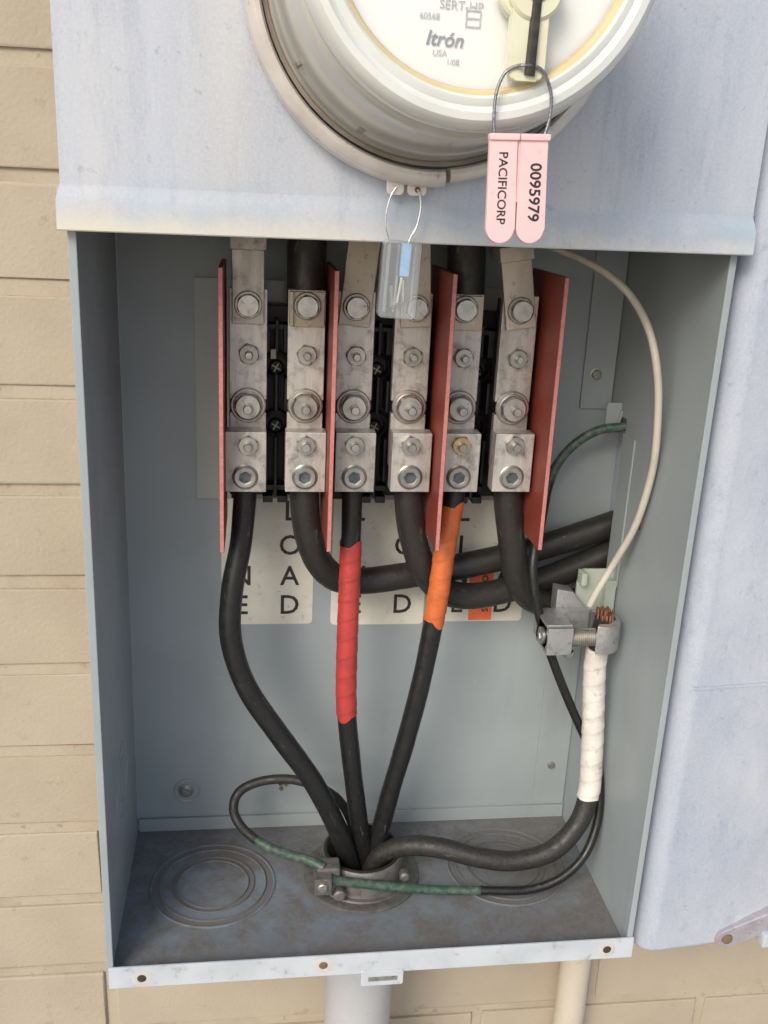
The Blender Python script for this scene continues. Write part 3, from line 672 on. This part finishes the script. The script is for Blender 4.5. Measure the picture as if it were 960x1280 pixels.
# bars, lugs, hardware
def hexnut(bm, c, R_, h, turn=0, bore=0, chamf=.82):
    lathe(bm, c, 'F', [(R_, 0, 1), (R_, h * .78, 1), (R_ * chamf, h), (bore, h)] if bore else [(R_, 0, 1), (R_, h * .75, 1), (R_ * chamf, h), (0, h)], 36, turn=turn)
BY = 88.0
proto = None; cent = [0, 3, 0, -2, 2, -1]
for i, xp in enumerate(XP):
    dz = TL(xp); rnd = random.Random(i)
    bm = B(); box(bm, xp - 11, xp + 11, BY, BY + 6, 341.3 + dz, 406.3 + dz, .5)
    lathe(bm, (xp + .5, BY, 362.3 + dz), 'F', [(2.6, -.3), (2.5, .22), (1.9, .22), (1.8, -.3)], 18, closed=True)
    ub = part('upper_bar', bm, 'alu', tbk)
    bm = B(); box(bm, xp - 10.8, xp + 10.8, BY, BY + 6, 300 + dz, 333.4 + dz, .5)
    lb = part('lower_bar', bm, 'alu', tbk)
    # link clamp bridging the gap
    bm = B(); lathe(bm, (xp, BY - .2, 338 + dz), 'F', [(10.6, 0), (10.6, 1.2), (9.8, 1.9), (0, 1.9)], 32); wsh = part('clamp_washer', bm, 'zinc_dull', ub)
    bm = B(); lathe(bm, (xp, BY - 2.1, 338 + dz), 'F', [(9.0, 0), (9.0, 1.0), (8.2, 1.6)], 32)
    hexnut(bm, (xp, BY - 2.1, 338 + dz), 8.4, 5.2, rnd.uniform(0, 1), 2.6); part('clamp_nut', bm, 'zinc_dull', ub)
    bm = B(); lathe(bm, (xp, BY - 5, 338 + dz), 'F', [(2.7, 0), (2.7, 9.6), (2.3, 10.2), (0, 10.3)], 18); part('stud', bm, 'zinc', ub)
    # nut in the middle of the upper bar
    bm = B(); hexnut(bm, (xp + .4, BY - .1, 368.8 + dz), 6.4, 4.2, rnd.uniform(0, 1), 2.4); part('nut', bm, 'zinc_dull' if i < 3 else 'zinc', ub)
    bm = B(); lathe(bm, (xp + .4, BY - 2, 368.8 + dz), 'F', [(2.3, 0), (2.3, 6.8), (1.9, 7.4), (0, 7.5)], 16); part('stud', bm, 'zinc', ub)
    # strap bolted on top
    sh = [(0, 0), (0, 0), (-1.5, 1.5), (.6, -1), (0, 0), (-1.5, -1)][i]
    bx_ = xp + (0, 0, -.6, .6, -1.2, -.8)[i]; bz = 397.5 + dz * 1.3
    R_ = Matrix.Rotation((0, 0, .095, -.07, 0, -.165)[i], 3, 'Y'); about = (bx_, BY, bz)
    bm = B()
    if i in (1, 4):
        box(bm, xp - 9.6, xp + 10.2, BY - 3.0, BY - .2, 385.3 + dz, 405.6 + dz, .5); box(bm, xp - 10.3, xp - 8, BY - 5.5, BY - .3, 385.6 + dz, 405.8 + dz, .5)
        strap = part('cable_clamp', bm, 'brass', tbk)
    else:
        zt = 428.5 if i in (0, 5) else 452
        box(bm, bx_ - 9.4, bx_ + 9.2, BY - 3.4, BY - .2, bz - 11.2, zt, .8, rot=R_, about=about)
        if i in (0, 5): box(bm, bx_ - 10.5, bx_ + 10.5, BY - 6, BY + 20, zt - .3, zt + 9, 1.2, rot=R_, about=about)
        strap = part('link_strap', bm, 'brass' if i else 'alu', tbk)
    bm = B(); c_ = (bx_, BY - 3.2, bz); lathe(bm, c_, 'F', [(8.1, 0), (8.1, .9), (7.5, 1.5), (6.4, 1.5)], 32); part('lock_washer', bm, 'zinc_dull', strap)
    bm = B(); hexnut(bm, (bx_, BY - 4.6, bz), 7.0, 4.6, rnd.uniform(0, 1), 0, .84); part('bolt_head', bm, 'zinc', strap)
    bm = B(); t0 = rnd.uniform(0, 2)
    for k in range(3):
        a = t0 + k * 2 * PI / 3; box(bm, bx_ + 2.0, bx_ + 5.0, BY - 9.45, BY - 9.1, bz - .35, bz + .35, rot=Matrix.Rotation(-a, 3, 'Y'), about=(bx_, BY - 9, bz))
    part('grade_mark', bm, 'zinc_dull', strap)
    # lug
    lx_ = xp + (-1.2, .4, 1.2, 1.4, .6, .6)[i]; LY = 75.5
    bm = B(); box(bm, lx_ - 12.2, lx_ + 12.2, LY, LY + 12.4, 287 + dz, 324.2 + dz, .6); lug = part('lug', bm, 'alu', tbk)
    bm = B(); hexnut(bm, (xp + .2, LY - .1, 316.6 + dz * 1.6), 6.2, 3.8, rnd.uniform(0, 1), 2.6, .86); part('nut', bm, 'zinc_gold' if i == 4 else 'zinc', lug)
    bm = B(); lathe(bm, (xp + .2, LY - 1, 316.4 + dz * 1.6), 'F', [(2.7, 0), (2.7, 7.0), (2.3, 7.6), (0, 7.7)], 16); part('stud', bm, 'zinc', lug)
    c_ = (lx_ - .3, LY, 296.6 + dz)
    bm = B(); lathe(bm, c_, 'F', [(7.8, -.5), (7.8, .35), (7.2, .8), (6.7, .5), (6.6, 1.7), (6.1, 2.3), (4.6, 2.3), (4.0, 2.0, 1), (3.9, .4, 1)], 36, turn=rnd.uniform(0, 1)); part('set_screw', bm, 'zinc', lug)
    bm = B(); lathe(bm, c_, 'F', [(4.3, .3), (2.0, .1), (0, -.0)], 24); part('socket', bm, 'socket', lug)

# ------------------------------------------------------------------ cables
P = {
 'cable1':[(79.8, 88.0, 291.0), (79.3, 88.0, 278.0), (76.9, 86.0, 249.8), (71.5, 81.0, 219.4), (71.0, 77.0, 188.1), (81.2, 75.0, 154.7), (102.7, 74.0, 119.4), (124.6, 74.0, 84.9), (141.5, 76.0, 47.9), (152.4, 79.0, 15.3), (159.0, 82.0, -18.2)],
 'cable3':[(146.0, 88.0, 291.6), (146.1, 88.0, 275.9), (146.1, 85.0, 239.3), (145.5, 80.0, 185.6), (146.3, 78.0, 139.8), (151.2, 79.0, 96.4), (159.0, 82.0, 42.7), (164.6, 85.0, 10.0), (168.1, 86.0, -18.6)],
 'cable5':[(212.1, 88.0, 292.2), (211.0, 88.0, 279.0), (207.4, 86.0, 249.9), (203.1, 82.0, 206.8), (196.1, 79.0, 156.1), (187.5, 80.0, 107.0), (179.8, 82.0, 68.0), (174.3, 84.0, 33.9), (171.0, 85.0, 6.3), (170.5, 86.0, -18.7)],
 'load2':[(116.3, 90.0, 290.7), (116.6, 91.0, 274.7), (119.2, 94.0, 255.0), (126.3, 101.0, 233.2), (139.3, 108.0, 217.9), (158.8, 113.0, 213.5), (189.5, 118.0, 215.4), (223.4, 122.0, 219.6), (263.2, 125.0, 227.3), (297.4, 127.0, 236.6), (334.5, 129.0, 249.1), (354.9, 131.0, 256.2)],
 'load4':[(181.7, 90.0, 291.4), (182.7, 91.0, 275.1), (187.1, 94.0, 252.4), (196.2, 99.0, 228.2), (211.0, 106.0, 209.7), (233.9, 112.0, 202.2), (269.0, 118.0, 206.7), (304.5, 124.0, 216.1), (336.3, 127.0, 228.8), (356.7, 129.0, 237.2)],
 'load6':[(245.4, 90.0, 292.0), (247.6, 91.0, 275.5), (253.6, 94.0, 246.9), (261.0, 99.0, 221.0), (273.8, 105.0, 203.2), (294.3, 112.0, 195.8), (319.2, 118.0, 197.8), (341.2, 123.0, 201.7), (359.5, 126.0, 207.2)],
 'neutral':[(313.6, 68.0, 205.2), (312.5, 70.0, 188.1), (311.7, 71.0, 170.0), (313.8, 70.0, 140.3), (316.2, 68.0, 104.2), (316.0, 64.0, 75.0), (308.4, 58.0, 53.5), (290.7, 54.0, 35.7), (265.7, 54.0, 28.4), (240.8, 57.0, 29.9), (213.8, 64.0, 33.8), (192.5, 71.0, 31.5), (176.8, 77.0, 21.7), (168.7, 80.0, 6.9), (166.4, 82.0, -15.2)],
 'gnd2':[(132.7, 50.0, 24.2), (146.4, 51.0, 20.0), (173.9, 51.0, 15.2), (207.1, 50.0, 10.9), (240.4, 48.0, 10.0), (273.8, 46.0, 10.5), (296.2, 47.0, 17.7), (313.5, 52.0, 31.5), (323.1, 60.0, 51.4), (324.9, 66.0, 73.3), (321.2, 70.0, 96.5), (310.3, 75.0, 115.8), (293.3, 76.0, 149.7), (279.4, 78.0, 181.8), (270.1, 80.0, 210.0), (266.4, 84.0, 231.1), (268.3, 90.0, 246.2), (275.1, 103.0, 263.5), (280.2, 112.0, 283.0), (286.9, 117.0, 296.7), (297.9, 118.0, 309.8), (312.0, 117.0, 319.1), (329.3, 114.0, 322.8)],
 'gnd1':[(133.0, 56.0, 27.8), (122.5, 62.0, 30.1), (109.2, 70.0, 29.1), (93.0, 80.0, 30.1), (78.0, 92.0, 35.7), (71.7, 100.0, 45.4), (75.5, 106.0, 55.6), (90.1, 108.0, 62.3), (110.9, 106.0, 64.8), (131.2, 102.0, 60.2), (146.6, 98.0, 50.4), (156.6, 94.0, 30.7), (162.0, 92.0, 4.7), (164.0, 92.0, -16.3)],
 'white':[(304.1, 74.0, 211.2), (307.9, 72.0, 224.0), (316.5, 70.0, 244.8), (322.4, 60.0, 272.8), (323.8, 50.0, 309.6), (321.4, 46.0, 340.2), (317.4, 46.0, 368.7), (312.4, 54.0, 392.8), (304.7, 68.0, 410.8), (291.4, 76.0, 422.9), (279.2, 86.0, 430.0), (266.9, 96.0, 435.0), (258.7, 103.0, 438.0), (250.3, 110.0, 441.1)],
 'top2':[(115.5, 100.0, 397.3), (115.4, 101.0, 405.7), (115.1, 102.0, 420.4), (115.2, 103.0, 438.6), (114.8, 104.0, 460.9)],
 'top5':[(212.3, 100.0, 400.5), (211.9, 101.0, 409.0), (211.5, 102.0, 424.0), (210.3, 103.0, 442.5), (208.8, 104.0, 465.2)],
}
def cable(name, label_, path, rad, mat, pieces=(), group='cables inside the meter cabinet', step=2.5, cat='cable', wob=.12):
    base = P[path][-1] if P[path][-1][2] < P[path][0][2] else P[path][0]
    t_ = thing(name, label_, cat, base, group)
    ph = random.uniform(0, 6)
    q = B(); tube(q, P[path], lambda l: rad + wob * math.sin(l * .11 + ph) * math.sin(l * .037 + ph), 20, step); part('jacket', q, mat, t_)
    for nm, s0, s1, dr, m_, pitch, jag in pieces:
        q = B(); tube(q, P[path], rad + dr, 32, .8, s0=s0, s1=s1, wrap=(pitch, .42) if pitch else None, jag=jag, caps=True); part(nm, q, m_, t_)
    return t_
cable('supply_cable', 'bare black line cable curving from leftmost lug down to the floor bushing', 'cable1', 7.0, 'black')
cable('supply_cable', 'black line cable wrapped in red tape hanging from the third lug', 'cable3', 6.4, 'black', [('red_tape', 41, 161, .35, 'red_tape', 13, 3.0)])
cable('supply_cable', 'black line cable with orange tape on its upper half under the fifth lug', 'cable5', 6.5, 'black', [('orange_tape', 16, 96, .35, 'orange_tape', 13, 3.6)])
cable('load_cable', 'thick black load cable from the second lug bending right, uppermost at the wall slot', 'load2', 9.1, 'black_smooth', group='load cables bending to the right')
cable('load_cable', 'thick black load cable from the fourth lug bending right behind the orange tape', 'load4', 9.1, 'black_smooth', group='load cables bending to the right')
cable('load_cable', 'thick black load cable from the sixth lug, lowest bend behind the ground lug', 'load6', 9.1, 'black_smooth', group='load cables bending to the right')
cable('drop_cable', 'thick black cable coming down from under the cover to the second pole', 'top2', 11.6, 'black_smooth', group='black cables dropping from under the cover')
cable('drop_cable', 'thick black cable coming down from under the cover to the fifth pole', 'top5', 11.6, 'black_smooth', group='black cables dropping from under the cover')
nc = cable('neutral_cable', 'dusty black neutral cable wrapped in white tape rising from the floor to the ground lug', 'neutral', 6.9, 'dusty', [('white_tape', 22, 136, .4, 'white_tape', 12, 1.0)])
q = B()
for k in range(26):
    a = k * 2.4; rr_ = 1.2 * math.sqrt(k); x_, y_ = 313.4 + rr_ * math.cos(a), 68 + rr_ * math.sin(a)
    tube(q, [(x_, y_, 188), (x_ + .2, y_, 200), (x_, y_ + .3, 208.5 + (k * 7 % 5) * .7)], 1.0, 8, 3)
o = part('copper_strands', q, 'copper', nc); o['kind'] = 'stuff'
q = B(); g1 = thing('ground_wire', 'green ground wire looping up from the bushing on the left, blackened at the top', 'wire', P['gnd1'][-1], 'ground wires')
tube(q, P['gnd1'], 3.3, 14, 2.0, matf=lambda l, k: 0 if l < 52 else 1)
part('jacket', q, ['green', 'dusty'], g1)
q = B(); g2 = thing('ground_wire', 'green and black ground wire running from bushing along the neutral to the right wall', 'wire', P['gnd2'][0], 'ground wires')
tube(q, P['gnd2'], 3.1, 14, 2.0, matf=lambda l, k: 0 if l < 108 or l > 470 else 1)
part('jacket', q, ['green', 'black'], g2)
cable('white_wire', 'thin white wire arcing from the ground lug up along the right wall', 'white', 2.3, 'white_wire', cat='wire', group=None, wob=.03)

# ------------------------------------------------------------------ ground lug
gl = thing('ground_lug', 'cast aluminium neutral lug with a big side screw clamping bare copper strands', 'terminal lug', (300, 90, 184))
q = B(); box(q, 272, 289, 56, 82, 184, 203, 1.0); prism(q, [(272, 60), (289, 60)] + [(289, 80), (307, 80), (307, 88), (272, 88)], 'Z', 186, 204, bev=.8)
part('clamp_body', q, 'alu_cast', gl)
q = B(); cxx, cyy = 310.5, 69.0; pts = []
for i in range(15): 
    a = math.radians(-118 + 218 * i / 14); pts.append((cxx + 13.2 * math.cos(a), cyy + 15.0 * math.sin(a)))
for i in range(15):
    a = math.radians(100 - 218 * i / 14); pts.append((cxx + 8.6 * math.cos(a), cyy + 10.4 * math.sin(a)))
prism(q, pts, 'Z', 185, 204.5, bev=.7); part('clamp_jaw', q, 'alu_cast', gl)
q = B(); pf = [(0, -8)]
for k in range(26): pf += [(6.0, -8 + k * 1.35), (5.3, -8 + k * 1.35 + .7)]
pf += [(0, 27.5)]
lathe(q, (280, 63.5, 193.5), 'X', pf, 24); part('clamp_screw', q, 'zinc_dull', gl)
q = B(); lathe(q, (271.6, 66, 194), 'X', [(5.8, .6), (5.8, -1.6), (4.4, -1.9), (3.6, -1.5, 1), (3.4, -.4, 1)], 30); part('screw_socket', q, 'zinc', gl)
q = B(); lathe(q, (271.3, 66, 194), 'X', [(4.2, 0), (0, .05)], 24); part('socket_bottom', q, 'socket', gl)
q = B(); prism(q, [(286, 200), (306, 200), (306, 205), (297, 215), (286, 217)], 'F', -100, -88, bev=1.0); part('tang', q, 'alu_cast', gl)
q = B(); lathe(q, (288.5, 62, 184), 'Z', [(0, -3.2), (3, -3), (3.6, -1.5), (3.6, .6)], 18); part('tang_bolt', q, 'zinc', gl)
q = B(); box(q, 302, 327.5, 96, 99, 190, 228, .8); box(q, 302, 306, 88, 99, 219, 228, .8); box(q, 320, 327.5, 90, 110, 190, 222, .6); part('support_bracket', q, 'pale_green', gl)

# ------------------------------------------------------------------ conduit bushing and conduits
bs = thing('conduit_bushing', 'grimy cast metal bushing with a side lug where the cables enter the cabinet floor', 'bushing', (162, 83, 0))
bc = (162, 83, 0)
q = B(); lathe(q, bc, 'Z', [(41, .2), (41, 1.6), (40, 2.2), (34, 2.2), (33.4, 3.4), (31, 4.0), (30.2, 6), (30, 12), (29.4, 17), (28.8, 20.5), (27.6, 22), (25.6, 22), (24.6, 20.5), (24.4, 4), (24.4, -40)], 64)
part('ring', q, 'hub', bs)
q = B(); lathe(q, bc, 'Z', [(25.5, 14), (25.0, 22.6), (25.9, 23.0), (27.2, 22.4)], 64); part('liner', q, 'bakelite', bs)
q = B(); box(q, 126, 138, 45, 58, 14, 27, 1.2); box(q, 128, 144, 53, 66, 18, 29, 1.5); lug_ = part('bonding_lug', q, 'hub', bs)
q = B(); lathe(q, (131.5, 45.2, 21), 'F', [(3.4, 0), (3.4, 1.6), (2.6, 2.2), (0, 2.2)], 18); box(q, 129, 134, 42.6, 43.2, 20.6, 21.4); part('lug_screw', q, 'zinc_dull', lug_)
q = B(); lathe(q, (143.5, 49.6, 11), 'F', [(4.2, -3), (4.2, 2), (3.0, 3), (0, 3)], 18); part('clamp_screw', q, 'hub', lug_)
q = B(); lathe(q, (189.5, 62, 14), 'F', [(3.4, -3), (3.4, 2.4), (2.4, 3.4), (0, 3.4)], 18); part('clamp_screw', q, 'hub', bs)
q = B(); lathe(q, (164, 83, 0), 'Z', [(24.6, -3.0), (24.6, -ZB)], 48); 
cn = thing('conduit', 'wide grey conduit rising into the middle of the cabinet underside', 'conduit', (164, 83, -ZB)); part('pipe', q, 'conduit', cn)
q = B(); lathe(q, (164, 83, 0), 'Z', [(26, -3), (30, -3), (30, -8), (25, -8.5)], 48); part('locknut', q, 'conduit', cn)
tp = thing('paint_pipe', 'narrow cream painted pipe rising right of the wide grey conduit', 'pipe', (353, 134, -ZB))
tp.name = 'narrow_pipe'
q = B(); lathe(q, (353, 134, 0), 'Z', [(12.6, -9.5), (12.6, -ZB)], 40); part('pipe', q, 'pipe', tp)
q = B(); lathe(q, (353, 134, 0), 'Z', [(15.5, -9.4), (15.5, -14), (12.7, -14.5)], 40); part('fitting', q, 'pipe', tp)

# small scrap of debris stuck to the back panel
q = B(); rnd = random.Random(3)
for k in range(9):
    x_, z_ = 107 + rnd.uniform(-3, 4), 36.5 + rnd.uniform(-4.5, 4); box(q, x_ - 1.1, x_ + 1.1, 141.4, 143.4, z_ - .9, z_ + 1.4, .3, rot=Matrix.Rotation(rnd.uniform(-1, 1), 3, 'Y'))
tag(part('debris_scrap', q, 'rust', base=(107, 143, 33)), 'small dark reddish scrap of debris stuck low on the grey back panel', 'debris')
